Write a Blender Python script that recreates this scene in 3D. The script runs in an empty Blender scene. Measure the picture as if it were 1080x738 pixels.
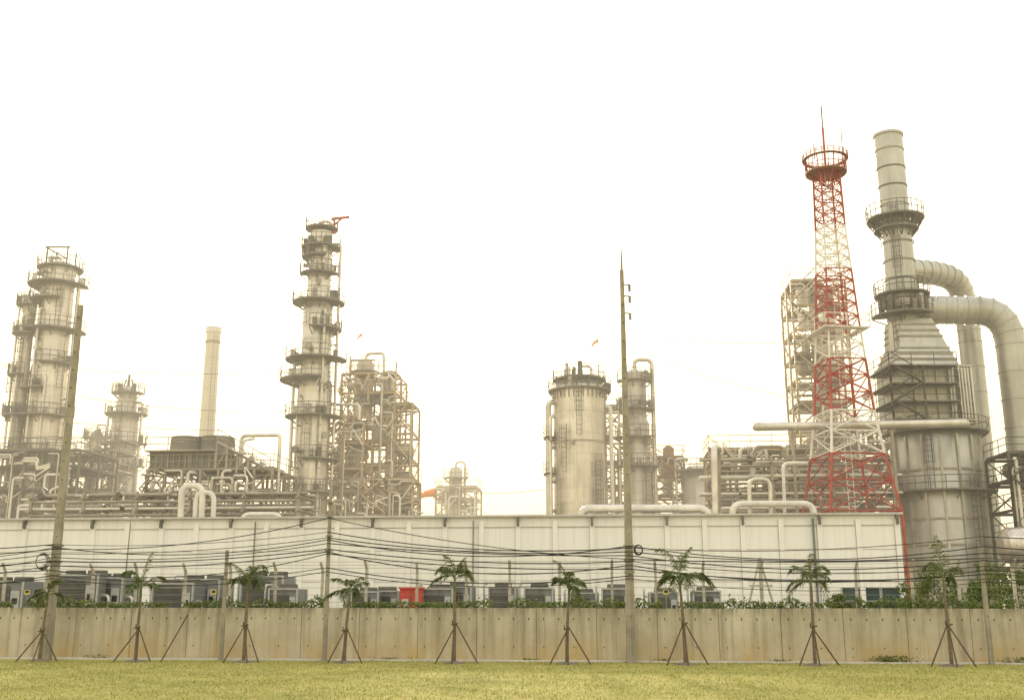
import bpy, math, random
import numpy as np
from mathutils import Vector, Matrix
random.seed(7); np.random.seed(7)
R=random.random
def U(a,b): return a+(b-a)*random.random()
rad=math.radians
scene=bpy.context.scene
scene.view_settings.view_transform='Standard'
scene.view_settings.look='None'
scene.view_settings.exposure=0
# ------------------------------------------------------------ camera
TILT=rad(13.2); F=1100.0; CH=2.6
cam_d=bpy.data.cameras.new("camera"); cam=bpy.data.objects.new("camera",cam_d)
scene.collection.objects.link(cam); scene.camera=cam
cam.location=(0,0,CH); cam.rotation_euler=(rad(90)+TILT,0,0)
cam_d.sensor_width=36; cam_d.lens=36*F/1080; cam_d.clip_end=6000; cam_d.clip_start=0.3
# survey helper: bearing measured on the photograph + a known distance Y -> real-world position
def P(px,py,Y):
    u=(px-540)/F; v=(369-py)/F
    dy=math.cos(TILT)-v*math.sin(TILT); dz=math.sin(TILT)+v*math.cos(TILT)
    s=Y/dy
    return Vector((u*s,Y,CH+dz*s))
def S(py,Y):
    v=(369-py)/F
    return Y/(math.cos(TILT)-v*math.sin(TILT))/F
def ZZ(py,Y): return P(540,py,Y).z
# ------------------------------------------------------------ materials
def newmat(name):
    m=bpy.data.materials.new(name); m.use_nodes=True
    nt=m.node_tree; return m,nt,nt.nodes["Principled BSDF"]
def N(nt,t,**k):
    n=nt.nodes.new(t)
    for a,b in k.items(): setattr(n,a,b)
    return n
def mat(name,col,rough=0.6,metal=0.0,var=0.25,scale=1.5,bump=0.0,streak=0.0,dirt=None,panel=0.0,spec=0.4,bscale=None):
    m,nt,b=newmat(name); L=nt.links.new
    tc=N(nt,'ShaderNodeTexCoord')
    nz=N(nt,'ShaderNodeTexNoise'); nz.inputs['Scale'].default_value=scale; nz.inputs['Detail'].default_value=6; nz.inputs['Roughness'].default_value=0.65
    L(tc.outputs['Object'],nz.inputs['Vector'])
    rp=N(nt,'ShaderNodeValToRGB'); rp.color_ramp.elements[0].position=0.3; rp.color_ramp.elements[1].position=0.72
    lo=[max(0,c*(1-var)) for c in col]; hi=[min(1,c*(1+var*0.6)) for c in col]
    rp.color_ramp.elements[0].color=(*lo,1); rp.color_ramp.elements[1].color=(*hi,1)
    L(nz.outputs['Fac'],rp.inputs['Fac'])
    cur=rp.outputs['Color']
    if streak>0:
        mp=N(nt,'ShaderNodeMapping'); mp.inputs['Scale'].default_value=(2.2,2.2,0.12)
        L(tc.outputs['Object'],mp.inputs['Vector'])
        n2=N(nt,'ShaderNodeTexNoise'); n2.inputs['Scale'].default_value=1.6; n2.inputs['Detail'].default_value=7; n2.inputs['Roughness'].default_value=0.7
        L(mp.outputs[0],n2.inputs['Vector'])
        r2=N(nt,'ShaderNodeValToRGB'); r2.color_ramp.elements[0].position=0.48; r2.color_ramp.elements[1].position=0.72
        r2.color_ramp.elements[0].color=(0,0,0,1); r2.color_ramp.elements[1].color=(streak,streak,streak,1)
        L(n2.outputs['Fac'],r2.inputs['Fac'])
        mx=N(nt,'ShaderNodeMixRGB'); L(r2.outputs['Color'],mx.inputs['Fac']); L(cur,mx.inputs['Color1'])
        mx.inputs['Color2'].default_value=(*(dirt or [c*0.4 for c in col]),1); cur=mx.outputs[0]
    if panel>0:
        sp=N(nt,'ShaderNodeSeparateXYZ'); L(tc.outputs['Object'],sp.inputs[0])
        at=N(nt,'ShaderNodeMath',operation='ARCTAN2'); L(sp.outputs[1],at.inputs[0]); L(sp.outputs[0],at.inputs[1])
        a2=N(nt,'ShaderNodeMath',operation='MULTIPLY'); L(at.outputs[0],a2.inputs[0]); a2.inputs[1].default_value=1.6
        f1=N(nt,'ShaderNodeMath',operation='FLOOR'); L(a2.outputs[0],f1.inputs[0])
        z2=N(nt,'ShaderNodeMath',operation='MULTIPLY'); L(sp.outputs[2],z2.inputs[0]); z2.inputs[1].default_value=0.9
        f2=N(nt,'ShaderNodeMath',operation='FLOOR'); L(z2.outputs[0],f2.inputs[0])
        cb=N(nt,'ShaderNodeCombineXYZ'); L(f1.outputs[0],cb.inputs[0]); L(f2.outputs[0],cb.inputs[1])
        wn=N(nt,'ShaderNodeTexWhiteNoise'); wn.noise_dimensions='3D'; L(cb.outputs[0],wn.inputs['Vector'])
        mr=N(nt,'ShaderNodeMapRange'); mr.inputs['To Min'].default_value=1-panel; mr.inputs['To Max'].default_value=1.0
        L(wn.outputs['Value'],mr.inputs['Value'])
        mu=N(nt,'ShaderNodeMixRGB',blend_type='MULTIPLY'); mu.inputs['Fac'].default_value=1
        L(cur,mu.inputs['Color1']); L(mr.outputs[0],mu.inputs['Color2']); cur=mu.outputs[0]
        rr=N(nt,'ShaderNodeMapRange'); rr.inputs['To Min'].default_value=rough-0.08; rr.inputs['To Max'].default_value=rough+0.12
        L(wn.outputs['Value'],rr.inputs['Value']); L(rr.outputs[0],b.inputs['Roughness'])
    else: b.inputs['Roughness'].default_value=rough
    L(cur,b.inputs['Base Color'])
    b.inputs['Metallic'].default_value=metal
    b.inputs['Specular IOR Level'].default_value=spec
    if bump>0:
        n3=N(nt,'ShaderNodeTexNoise'); n3.inputs['Scale'].default_value=bscale or scale*6; n3.inputs['Detail'].default_value=5
        L(tc.outputs['Object'],n3.inputs['Vector'])
        bp=N(nt,'ShaderNodeBump'); bp.inputs['Strength'].default_value=bump; bp.inputs['Distance'].default_value=0.05
        L(n3.outputs['Fac'],bp.inputs['Height']); L(bp.outputs[0],b.inputs['Normal'])
    return m
def leafmat(name,c1,c2,tr=0.35):
    m,nt,b=newmat(name); L=nt.links.new
    g=N(nt,'ShaderNodeNewGeometry')
    rp=N(nt,'ShaderNodeValToRGB'); rp.color_ramp.elements[0].color=(*c1,1); rp.color_ramp.elements[1].color=(*c2,1)
    L(g.outputs['Random Per Island'],rp.inputs['Fac'])
    L(rp.outputs[0],b.inputs['Base Color']); b.inputs['Roughness'].default_value=0.6
    t=N(nt,'ShaderNodeBsdfTranslucent'); L(rp.outputs[0],t.inputs['Color'])
    mx=N(nt,'ShaderNodeMixShader'); mx.inputs[0].default_value=tr
    L(b.outputs[0],mx.inputs[1]); L(t.outputs[0],mx.inputs[2])
    L(mx.outputs[0],nt.nodes['Material Output'].inputs['Surface'])
    return m
M={}
M['alu']=mat('aluminium_cladding',(0.66,0.62,0.55),0.38,0.85,0.2,0.5,streak=0.6,dirt=(0.30,0.25,0.18),panel=0.28)
M['alu2']=mat('dull_cladding',(0.55,0.52,0.46),0.46,0.65,0.25,0.6,streak=0.6,dirt=(0.28,0.21,0.14),panel=0.28)
M['stack']=mat('stack_steel',(0.48,0.48,0.44),0.44,0.65,0.22,0.3,streak=0.5,dirt=(0.28,0.25,0.2),panel=0.14)
M['pipe']=mat('pipe_cladding',(0.6,0.57,0.51),0.40,0.65,0.25,0.8)
M['pipew']=mat('pipe_white_paint',(0.66,0.64,0.58),0.5,0.0,0.18,0.8,streak=0.4,dirt=(0.4,0.33,0.25))
M['steel']=mat('galvanised_steel',(0.32,0.29,0.24),0.55,0.2,0.35,0.7)
M['steelb']=mat('beige_painted_steel',(0.46,0.36,0.23),0.6,0.1,0.3,0.5)
M['dark']=mat('dark_steel',(0.12,0.115,0.10),0.6,0.2,0.4,0.8)
M['mid']=mat('grating',(0.20,0.19,0.165),0.65,0.2,0.4,0.8)
M['red']=mat('red_paint',(0.40,0.085,0.06),0.6,0,0.35,0.8)
M['fire']=mat('fire_red_paint',(0.50,0.06,0.04),0.5,0,0.2,0.8)
M['white']=mat('white_paint',(0.72,0.69,0.64),0.5,0,0.2,0.8)
M['orange']=mat('orange_fabric',(0.8,0.25,0.04),0.7,0,0.15,2)
M['rust']=mat('rusty_steel',(0.25,0.13,0.07),0.8,0,0.4,1.5)
M['chim']=mat('chimney_concrete',(0.55,0.50,0.40),0.8,0,0.15,0.3,streak=0.3)
M['pole']=mat('pole_concrete',(0.34,0.31,0.25),0.85,0,0.35,1.2,bump=0.3,streak=0.6)
M['post']=mat('post_concrete',(0.5,0.47,0.4),0.85,0,0.3,1.5)
M['wallw']=mat('white_render',(0.84,0.83,0.79),0.7,0,0.06,0.15,streak=0.4,dirt=(0.58,0.54,0.47),bump=0.05)
M['cope']=mat('coping',(0.58,0.56,0.52),0.8,0,0.2,0.5,streak=0.4)
M['joint_shade']=mat('panel_joint_and_shade',(0.46,0.44,0.40),0.8,0,0.2,0.5)  # dark panel seams, also the painted shadow line below the coping
M['black']=mat('black_rubber',(0.03,0.03,0.03),0.6,0,0.2,2)
M['glass']=mat('window_glass',(0.06,0.09,0.09),0.1,0,0.2,1)
M['unit']=mat('unit_grey_paint',(0.20,0.21,0.21),0.5,0.1,0.25,1.0,streak=0.4)
M['unitl']=mat('unit_light_paint',(0.42,0.43,0.41),0.5,0.0,0.15,1.0,streak=0.3)
M['bamboo']=mat('prop_wood',(0.12,0.085,0.055),0.85,0,0.4,3)
M['trunk']=mat('palm_trunk',(0.20,0.165,0.12),0.9,0,0.4,6,bump=0.5)
M['shaft']=mat('palm_crownshaft',(0.14,0.17,0.06),0.6,0,0.3,4)
M['yellow']=mat('sign_yellow',(0.6,0.5,0.15),0.6,0,0.1,2)
M['palm']=leafmat('palm_leaf',(0.045,0.07,0.022),(0.15,0.18,0.05),0.3)
M['leaf']=leafmat('hedge_leaf',(0.05,0.09,0.02),(0.19,0.23,0.05),0.3)
M['blade']=leafmat('grass_blade',(0.18,0.19,0.045),(0.46,0.42,0.15),0.35)
M['weed']=leafmat('weed_leaf',(0.06,0.10,0.02),(0.2,0.22,0.06),0.3)
def wallmat():
    m,nt,b=newmat('stained_concrete'); L=nt.links.new
    tc=N(nt,'ShaderNodeTexCoord')
    def noise(sc,mp,d=7,ro=0.7):
        n=N(nt,'ShaderNodeTexNoise'); n.inputs['Scale'].default_value=sc; n.inputs['Detail'].default_value=d; n.inputs['Roughness'].default_value=ro
        mm=N(nt,'ShaderNodeMapping'); mm.inputs['Scale'].default_value=mp; L(tc.outputs['Object'],mm.inputs[0]); L(mm.outputs[0],n.inputs['Vector']); return n
    def ramp(n,p0,p1,c0,c1):
        r=N(nt,'ShaderNodeValToRGB'); e=r.color_ramp.elements; e[0].position=p0; e[1].position=p1; e[0].color=(*c0,1); e[1].color=(*c1,1); L(n,r.inputs[0]); return r
    base=ramp(noise(0.35,(1,1,1)).outputs['Fac'],0.3,0.7,(0.36,0.325,0.25),(0.60,0.56,0.46))
    st=ramp(noise(1.3,(2.4,2.4,0.10)).outputs['Fac'],0.46,0.70,(0,0,0),(0.85,)*3)
    m1=N(nt,'ShaderNodeMixRGB'); L(st.outputs[0],m1.inputs[0]); L(base.outputs[0],m1.inputs[1]); m1.inputs[2].default_value=(0.22,0.19,0.14,1)
    sp=N(nt,'ShaderNodeSeparateXYZ'); L(tc.outputs['Object'],sp.inputs[0])
    mr=N(nt,'ShaderNodeMapRange'); mr.inputs['From Min'].default_value=1.3; mr.inputs['From Max'].default_value=0.0; L(sp.outputs[2],mr.inputs[0])
    n4=ramp(noise(0.6,(1,1,0.6)).outputs['Fac'],0.35,0.62,(0.05,)*3,(1.0,)*3)
    mm=N(nt,'ShaderNodeMath',operation='MULTIPLY'); L(mr.outputs[0],mm.inputs[0]); L(n4.outputs[0],mm.inputs[1])
    m2=N(nt,'ShaderNodeMixRGB'); L(mm.outputs[0],m2.inputs[0]); L(m1.outputs[0],m2.inputs[1]); m2.inputs[2].default_value=(0.46,0.33,0.13,1)
    mt=N(nt,'ShaderNodeMapRange'); mt.inputs['From Min'].default_value=1.7; mt.inputs['From Max'].default_value=2.08; L(sp.outputs[2],mt.inputs[0])
    n5=ramp(noise(1.6,(3,3,0.3)).outputs['Fac'],0.42,0.62,(0.0,)*3,(0.8,)*3)
    m5=N(nt,'ShaderNodeMath',operation='MULTIPLY'); L(mt.outputs[0],m5.inputs[0]); L(n5.outputs[0],m5.inputs[1])
    m3=N(nt,'ShaderNodeMixRGB'); L(m5.outputs[0],m3.inputs[0]); L(m2.outputs[0],m3.inputs[1]); m3.inputs[2].default_value=(0.12,0.11,0.085,1)
    L(m3.outputs[0],b.inputs['Base Color']); b.inputs['Roughness'].default_value=0.9
    bp=N(nt,'ShaderNodeBump'); bp.inputs['Strength'].default_value=0.4; bp.inputs['Distance'].default_value=0.03
    L(noise(9,(1,1,1)).outputs['Fac'],bp.inputs['Height']); L(bp.outputs[0],b.inputs['Normal'])
    return m
M['cwall']=wallmat()
def groundmat(name,c0,c1,c2,s1,s2):
    m,nt,b=newmat(name); L=nt.links.new
    tc=N(nt,'ShaderNodeTexCoord')
    n1=N(nt,'ShaderNodeTexNoise'); n1.inputs['Scale'].default_value=s1; n1.inputs['Detail'].default_value=8; n1.inputs['Roughness'].default_value=0.7
    n2=N(nt,'ShaderNodeTexNoise'); n2.inputs['Scale'].default_value=s2; n2.inputs['Detail'].default_value=4
    L(tc.outputs['Object'],n1.inputs[0]); L(tc.outputs['Object'],n2.inputs[0])
    r1=N(nt,'ShaderNodeValToRGB'); e=r1.color_ramp.elements; e[0].position=0.32;e[1].position=0.68; e[0].color=(*c0,1); e[1].color=(*c1,1); L(n1.outputs['Fac'],r1.inputs[0])
    r2=N(nt,'ShaderNodeValToRGB'); e=r2.color_ramp.elements; e[0].position=0.5;e[1].position=0.75; e[0].color=(0,0,0,1); e[1].color=(0.8,0.8,0.8,1); L(n2.outputs['Fac'],r2.inputs[0])
    mx=N(nt,'ShaderNodeMixRGB'); L(r2.outputs[0],mx.inputs[0]); L(r1.outputs[0],mx.inputs[1]); mx.inputs[2].default_value=(*c2,1)
    L(mx.outputs[0],b.inputs['Base Color']); b.inputs['Roughness'].default_value=0.95; b.inputs['Specular IOR Level'].default_value=0.1
    bp=N(nt,'ShaderNodeBump'); bp.inputs['Strength'].default_value=0.5; bp.inputs['Distance'].default_value=0.08
    L(n2.outputs['Fac'],bp.inputs['Height']); L(bp.outputs[0],b.inputs['Normal'])
    return m
M['grass']=groundmat('grass_ground',(0.22,0.225,0.06),(0.40,0.37,0.12),(0.45,0.37,0.17),0.25,1.6)
M['yard']=groundmat('gravel_yard',(0.22,0.21,0.18),(0.32,0.3,0.26),(0.2,0.2,0.14),0.3,2.5)
# ------------------------------------------------------------ mesh builder
class MB:
    def __init__(s): s.v=[];s.f=[];s.m=[];s.sm=[];s.keys=[];s.o=Vector((0,0,0));s.c=1;s.s=0
    def xf(s,o=(0,0,0),rot=0): s.o=Vector(o); s.c=math.cos(rot); s.s=math.sin(rot); return s
    def k(s,m):
        if m not in s.keys: s.keys.append(m)
        return s.keys.index(m)
    def add(s,vs,fs,m,smooth=False):
        b=len(s.v); o=s.o;c=s.c;n=s.s
        for p in vs: s.v.append((o.x+p[0]*c-p[1]*n,o.y+p[0]*n+p[1]*c,o.z+p[2]))
        k=s.k(m)
        for f in fs: s.f.append([i+b for i in f]); s.m.append(k); s.sm.append(smooth)
    def box(s,c,d,m,rot=0,top=None):
        hx,hy,hz=d[0]/2,d[1]/2,d[2]/2; t=top or (1,1); cr,sr=math.cos(rot),math.sin(rot); vs=[]
        for z,sc in ((-hz,(1,1)),(hz,t)):
            for x,y in ((-hx,-hy),(hx,-hy),(hx,hy),(-hx,hy)):
                x*=sc[0];y*=sc[1]; vs.append((c[0]+x*cr-y*sr,c[1]+x*sr+y*cr,c[2]+z))
        s.add(vs,[(3,2,1,0),(4,5,6,7),(0,1,5,4),(1,2,6,5),(2,3,7,6),(3,0,4,7)],m)
    def tube(s,a,b,r0,m,r1=None,n=8,caps=True,smooth=True):
        a=Vector(a);b=Vector(b); r1=r0 if r1 is None else r1
        d=(b-a)
        if d.length<1e-6: return
        d.normalize(); x=d.orthogonal().normalized() if abs(d.z)<0.999 else Vector((1,0,0)); y=d.cross(x)
        if n==4: x,y=(x+y).normalized(),(y-x).normalized(); smooth=False
        vs=[]
        for p,r in ((a,r0),(b,r1)):
            for i in range(n):
                t=2*math.pi*i/n; vs.append(p+x*(r*math.cos(t))+y*(r*math.sin(t)))
        s.add(vs,[(i,(i+1)%n,n+(i+1)%n,n+i) for i in range(n)],m,smooth)
        if caps: s.add(vs,[tuple(range(n-1,-1,-1)),tuple(range(n,2*n))],m)
    def beam(s,a,b,w,m): s.tube(a,b,w*0.6,m,n=4)
    def lathe(s,c,prof,m,n=28,smooth=True):
        vs=[];fs=[]
        for z,r in prof:
            for i in range(n):
                t=2*math.pi*i/n; vs.append((c[0]+r*math.cos(t),c[1]+r*math.sin(t),z))
        for j in range(len(prof)-1):
            for i in range(n): fs.append((j*n+i,j*n+(i+1)%n,(j+1)*n+(i+1)%n,(j+1)*n+i))
        s.add(vs,fs,m,smooth)
    def ringband(s,c,z,r,h,m,n=28,t=0.05): s.lathe(c,[(z-h/2,r-0.01),(z-h/2,r+t),(z+h/2,r+t),(z+h/2,r-0.01)],m,n,smooth=False)
    def path(s,pts,r,m,n=10,bend=None,seg=5,seam=None):
        pts=[Vector(p) for p in pts]; bend=bend or r*3
        q=[pts[0]]
        for i in range(1,len(pts)-1):
            a,b,c=pts[i-1],pts[i],pts[i+1]
            l1=min(bend,(a-b).length*0.49); l2=min(bend,(c-b).length*0.49)
            p0=b+(a-b).normalized()*l1; p2=b+(c-b).normalized()*l2
            for k in range(seg+1):
                t=k/seg; q.append(p0*(1-t)**2+b*2*t*(1-t)+p2*t*t)
        q.append(pts[-1])
        x=None; vs=[]
        for i,p in enumerate(q):
            if i==0: d=q[1]-q[0]
            elif i==len(q)-1: d=q[-1]-q[-2]
            else: d=(q[i+1]-p).normalized()+(p-q[i-1]).normalized()
            d.normalize()
            if x is None: x=d.orthogonal().normalized()
            x=(x-d*x.dot(d)).normalized(); y=d.cross(x)
            for k in range(n):
                t=2*math.pi*k/n; vs.append(p+x*(r*math.cos(t))+y*(r*math.sin(t)))
            if seam: s.tube(p-d*seam,p+d*seam,r*1.05,m,n=n,caps=True)
        fs=[]
        for j in range(len(q)-1):
            for i in range(n): fs.append((j*n+i,j*n+(i+1)%n,(j+1)*n+(i+1)%n,(j+1)*n+i))
        s.add(vs,fs,m,True)
        e=(len(q)-1)*n
        s.add(vs,[tuple(range(n-1,-1,-1)),tuple(range(e,e+n))],m)
        if seam:
            for i in range(len(q)-1):
                L=(q[i+1]-q[i]).length; d=(q[i+1]-q[i]).normalized(); k=int(L/2.2)
                for j in range(1,k): 
                    c=q[i]+d*(L*j/k); s.tube(c-d*seam,c+d*seam,r*1.05,m,n=n)
    def arcplat(s,c,z,ri,ro,a0,a1,m='mid',rm='dark',rail=1.1,th=0.14,br=0.7):
        k=max(3,int(abs(a1-a0)/15)); vs=[];fs=[]
        for i in range(k+1):
            t=rad(a0+(a1-a0)*i/k); cc,ss=math.cos(t),math.sin(t)
            for r,h in ((ri,0),(ro,0),(ro,th),(ri,th)): vs.append((c[0]+r*cc,c[1]+r*ss,z-0.08+h))
        for i in range(k):
            b=i*4
            for j in range(4): fs.append((b+j,b+(j+1)%4,b+4+(j+1)%4,b+4+j))
        s.add(vs,fs,m)
        pr=None
        for i in range(k+1):
            t=rad(a0+(a1-a0)*i/k); x=c[0]+ro*math.cos(t); y=c[1]+ro*math.sin(t)
            s.tube((x,y,z),(x,y,z+rail),0.035,rm,n=4,caps=False)
            if pr:
                for h in (rail*0.5,rail): s.tube((pr[0],pr[1],z+h),(x,y,z+h),0.035,rm,n=4,caps=False)
            pr=(x,y)
            if i%3==0 and br>0:
                s.tube((c[0]+ri*math.cos(t),c[1]+ri*math.sin(t),z-br),(c[0]+(ro-0.1)*math.cos(t),c[1]+(ro-0.1)*math.sin(t),z-0.1),0.05,rm,n=4,caps=False)
    def ladder(s,c,r,a,z0,z1,m='dark',cage=True):
        t=rad(a); e=Vector((math.cos(t),math.sin(t),0)); u=Vector((-e.y,e.x,0)); o=Vector((c[0],c[1],0))+e*(r+0.2)
        for sg in (-0.25,0.25): s.tube(o+u*sg+Vector((0,0,z0)),o+u*sg+Vector((0,0,z1)),0.03,m,n=4,caps=False)
        z=z0
        while z<z1:
            s.tube(o-u*0.25+Vector((0,0,z)),o+u*0.25+Vector((0,0,z)),0.02,m,n=4,caps=False); z+=0.45
        if cage and z1-z0>3:
            z=z0+2.2; hs=[-80,-40,0,40,80]
            while z<z1:
                pr=None
                for h in hs:
                    p=o+e*(0.1+0.42*math.cos(rad(h)))+u*(0.42*math.sin(rad(h)))+Vector((0,0,z))
                    if pr: s.tube(pr,p,0.025,m,n=4,caps=False)
                    pr=p
                z+=0.9
            for h in hs:
                p=o+e*(0.1+0.42*math.cos(rad(h)))+u*(0.42*math.sin(rad(h)))
                s.tube(p+Vector((0,0,z0+2.2)),p+Vector((0,0,z1)),0.02,m,n=4,caps=False)
    def rail(s,a,b,m='dark',h=1.1):
        a=Vector(a);b=Vector(b);k=max(1,int((b-a).length/1.6))
        for i in range(k+1):
            p=a.lerp(b,i/k); s.tube(p,p+Vector((0,0,h)),0.035,m,n=4,caps=False)
        for q in (h*0.5,h): s.tube(a+Vector((0,0,q)),b+Vector((0,0,q)),0.035,m,n=4,caps=False)
    def build(s,name,origin=(0,0,0)):
        o=Vector(origin)
        me=bpy.data.meshes.new(name); me.from_pydata([(p[0]-o.x,p[1]-o.y,p[2]-o.z) for p in s.v],[],s.f)
        for k in s.keys: me.materials.append(M[k])
        me.polygons.foreach_set('material_index',s.m); me.polygons.foreach_set('use_smooth',s.sm); me.update()
        ob=bpy.data.objects.new(name,me); ob.location=o; scene.collection.objects.link(ob); return ob
# --------------------------------------------------------- compound parts
def vessel_h(mb,a,b,r,m='pipe'):
    a=Vector(a);b=Vector(b); d=(b-a).normalized()
    mb.tube(a,b,r,m,n=16,caps=False)
    for p,sg in ((a,-1),(b,1)):
        pr=p;rr=r
        for k in range(1,4):
            t=k/3*math.pi/2; q=p+d*sg*r*0.5*math.sin(t); r2=max(0.01,r*math.cos(t))
            mb.tube(pr,q,rr,m,r1=r2,n=16,caps=False); pr=q;rr=r2
    for t in (0.2,0.8):
        c=a.lerp(b,t); mb.box((c.x,c.y,c.z-r*1.0),(0.3,r*1.2,r*0.8),'steel')
def column(mb,c,z0,prof,plats,m='alu',seams=1.7,pipes=(),noz=6,top=True):
    def rz(z):
        for i in range(len(prof)-1):
            if prof[i][0]<=z<=prof[i+1][0]:
                t=(z-prof[i][0])/max(1e-6,prof[i+1][0]-prof[i][0]); return prof[i][1]*(1-t)+prof[i+1][1]*t
        return prof[-1][1] if z>prof[-1][0] else prof[0][1]
    mb.lathe(c,prof,m,32)
    zt,rt=prof[-1]
    dome=[(zt+rt*0.55*math.sin(t*math.pi/12),rt*math.cos(t*math.pi/12)) for t in range(0,6)]+[(zt+rt*0.55,0.02)]
    mb.lathe(c,dome,m,32)
    z=prof[0][0]+seams
    while z<zt:
        mb.ringband(c,z,rz(z),0.07,m,32,0.035); z+=seams*U(0.85,1.1)
    pz=sorted(plats)
    zz=max(prof[0][0],0)
    for i,(z,a0,a1,w) in enumerate(pz):
        r=rz(z)
        mb.arcplat(c,z,r+0.02,r+w,a0,a1)
        for q in range(4):
            a=rad(U(a0,a1)); 
            mb.box((c[0]+(r+w*0.55)*math.cos(a),c[1]+(r+w*0.55)*math.sin(a),z+0.5),(U(0.2,0.5),0.4,U(0.4,1.0)),random.choice(['mid','dark','steel','pipew']),rot=a)
        la=[-60,-125,-95,-40,-140][i%5]
        mb.ladder(c,max(rz(z),rz(zz))+ (0.15 if w<1.5 else 0.4),la,zz,z+1.0); zz=z
    for k in range(noz):
        z=U(prof[0][0]+3,zt-0.5); a=rad(U(-180,0)); r=rz(z); e=Vector((math.cos(a),math.sin(a),0)); o=Vector((c[0],c[1],z))
        q=U(0.15,0.3)
        mb.tube(o+e*(r-0.1),o+e*(r+0.45),q,m,n=10); mb.tube(o+e*(r+0.4),o+e*(r+0.52),q*1.4,'steel',n=10)
    for (a,pr,zb,ztp,mm) in pipes:
        e=Vector((math.cos(rad(a)),math.sin(rad(a)),0)); o=Vector((c[0],c[1],0)); r=rz(min(ztp,zt))
        rr=max(rz(zb),rz(min(ztp,zt)))+pr+0.25
        if ztp>zt:
            mb.path([o+Vector((0,0,zt+rt*0.4)),o+Vector((0,0,ztp)),o+e*rr+Vector((0,0,ztp)),o+e*rr+Vector((0,0,zb))],pr,mm,bend=pr*3)
        else:
            mb.path([o+e*(r-0.1)+Vector((0,0,ztp)),o+e*rr+Vector((0,0,ztp)),o+e*rr+Vector((0,0,zb))],pr,mm,bend=pr*2.5)
        z=zb+3
        while z<min(ztp,zt)-1:
            mb.beam(o+e*(rz(z))+Vector((0,0,z)),o+e*(rr+pr)+Vector((0,0,z)),0.12,'dark'); z+=4
def frame(mb,org,w,d,zs,nx,ny,rot=0,m='steel',dk='mid',brace=0.5,eq=0.7,rails=True,colw=0.24):
    mb.xf(org,rot)
    xs=[-w/2+w*i/nx for i in range(nx+1)]; ys=[-d/2+d*j/ny for j in range(ny+1)]
    zt=zs[-1]
    for x in xs:
        for y in ys: mb.tube((x,y,0),(x,y,zt),colw*0.6,m,n=4)
    pz=0
    for li,z in enumerate(zs):
        for y in ys: mb.beam((xs[0],y,z),(xs[-1],y,z),0.22,m)
        for x in xs: mb.beam((x,ys[0],z),(x,ys[-1],z),0.2,m)
        for i in range(nx):
            for j in range(ny):
                if R()<0.8: mb.box(((xs[i]+xs[i+1])/2,(ys[j]+ys[j+1])/2,z+0.2),(xs[i+1]-xs[i]-0.05,ys[j+1]-ys[j]-0.05,0.08),dk)
        if rails:
            mb.rail((xs[0]-0.1,ys[0]-0.1,z+0.2),(xs[-1]+0.1,ys[0]-0.1,z+0.2),m)
            mb.rail((xs[0]-0.1,ys[0]-0.1,z+0.2),(xs[0]-0.1,ys[-1],z+0.2),m)
            mb.rail((xs[-1]+0.1,ys[0]-0.1,z+0.2),(xs[-1]+0.1,ys[-1],z+0.2),m)
        for y in (ys[0],ys[-1]):
            for i in range(nx):
                if R()<brace:
                    if R()<0.5: mb.beam((xs[i],y,pz),(xs[i+1],y,z),0.13,m)
                    else: mb.beam((xs[i+1],y,pz),(xs[i],y,z),0.13,m)
        for x in (xs[0],xs[-1]):
            for j in range(ny):
                if R()<brace: mb.beam((x,ys[j],pz),(x,ys[j+1],z),0.13,m)
        h=z-pz
        for i in range(nx):
            if R()<eq:
                bw=xs[i+1]-xs[i]; xm=(xs[i]+xs[i+1])/2; y0=ys[0]+d/ny*0.5
                t=R()
                mm=random.choice(['alu2','pipe','pipew','steel'])
                if t<0.3:
                    r=min(bw*0.3,h*0.28); vessel_h(mb,(xm-bw*0.25,y0,pz+h*0.5),(xm+bw*0.3,y0,pz+h*0.5),r,mm)
                elif t<0.6:
                    r=bw*U(0.12,0.25); mb.tube((xm,y0,pz+0.3),(xm,y0,pz+h*U(0.7,0.95)),r,mm,n=16)
                    mb.tube((xm,y0,pz+h*0.8),(xm,y0,pz+h*0.98),r*0.35,mm,n=8)
                for q in range(random.randint(1,3)):
                    zq=pz+h*U(0.25,0.85); r=U(0.05,0.13); mm=random.choice(['alu2','pipe','pipew','dark'])
                    mb.path([(xs[i]+U(-0.3,0.3),ys[0]-0.3,zq),(xm+U(-.2,.2),ys[0]-0.3,zq),(xm,ys[0]-0.3,zq+U(-1,1)),(xs[i+1],ys[0]-0.3,zq+U(-1,1))],r,mm,n=8)
        pz=z
    for q in range(int(nx*3)):
        x=U(xs[0],xs[-1]); y=ys[0]-U(0.3,0.6); r=U(0.05,0.15); zt2=U(zs[0],zt)
        mb.path([(x,y,0),(x,y,zt2),(x+U(-1.5,1.5),y,zt2),(x+U(-1.5,1.5),y+2,zt2)],r,random.choice(['pipe','pipew','alu2']),n=8)
    pz=0
    for li,z in enumerate(zs):
        xa,xb=(xs[0]-0.2,xs[0]+w/nx*0.9)
        if li%2: xa,xb=xb,xa
        for yy in (ys[0]-0.9,ys[0]-0.2):
            mb.beam((xa,yy,pz+0.2),(xb,yy,z+0.2),0.12,m)
            mb.tube((xa,yy,pz+1.2),(xb,yy,z+1.2),0.03,m,n=4,caps=False)
        st=max(4,int((z-pz)/0.3))
        for k in range(st):
            t=(k+0.5)/st; mb.box((xa+(xb-xa)*t,ys[0]-0.55,pz+0.2+(z-pz)*t),(0.28,0.66,0.04),dk)
        pz=z
    mb.xf()
def loc(px,py,Y): 
    p=P(px,py,Y); return (p.x,p.y)
def rangez(pys,Y): return sorted([ZZ(p,Y) for p in pys])
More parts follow.
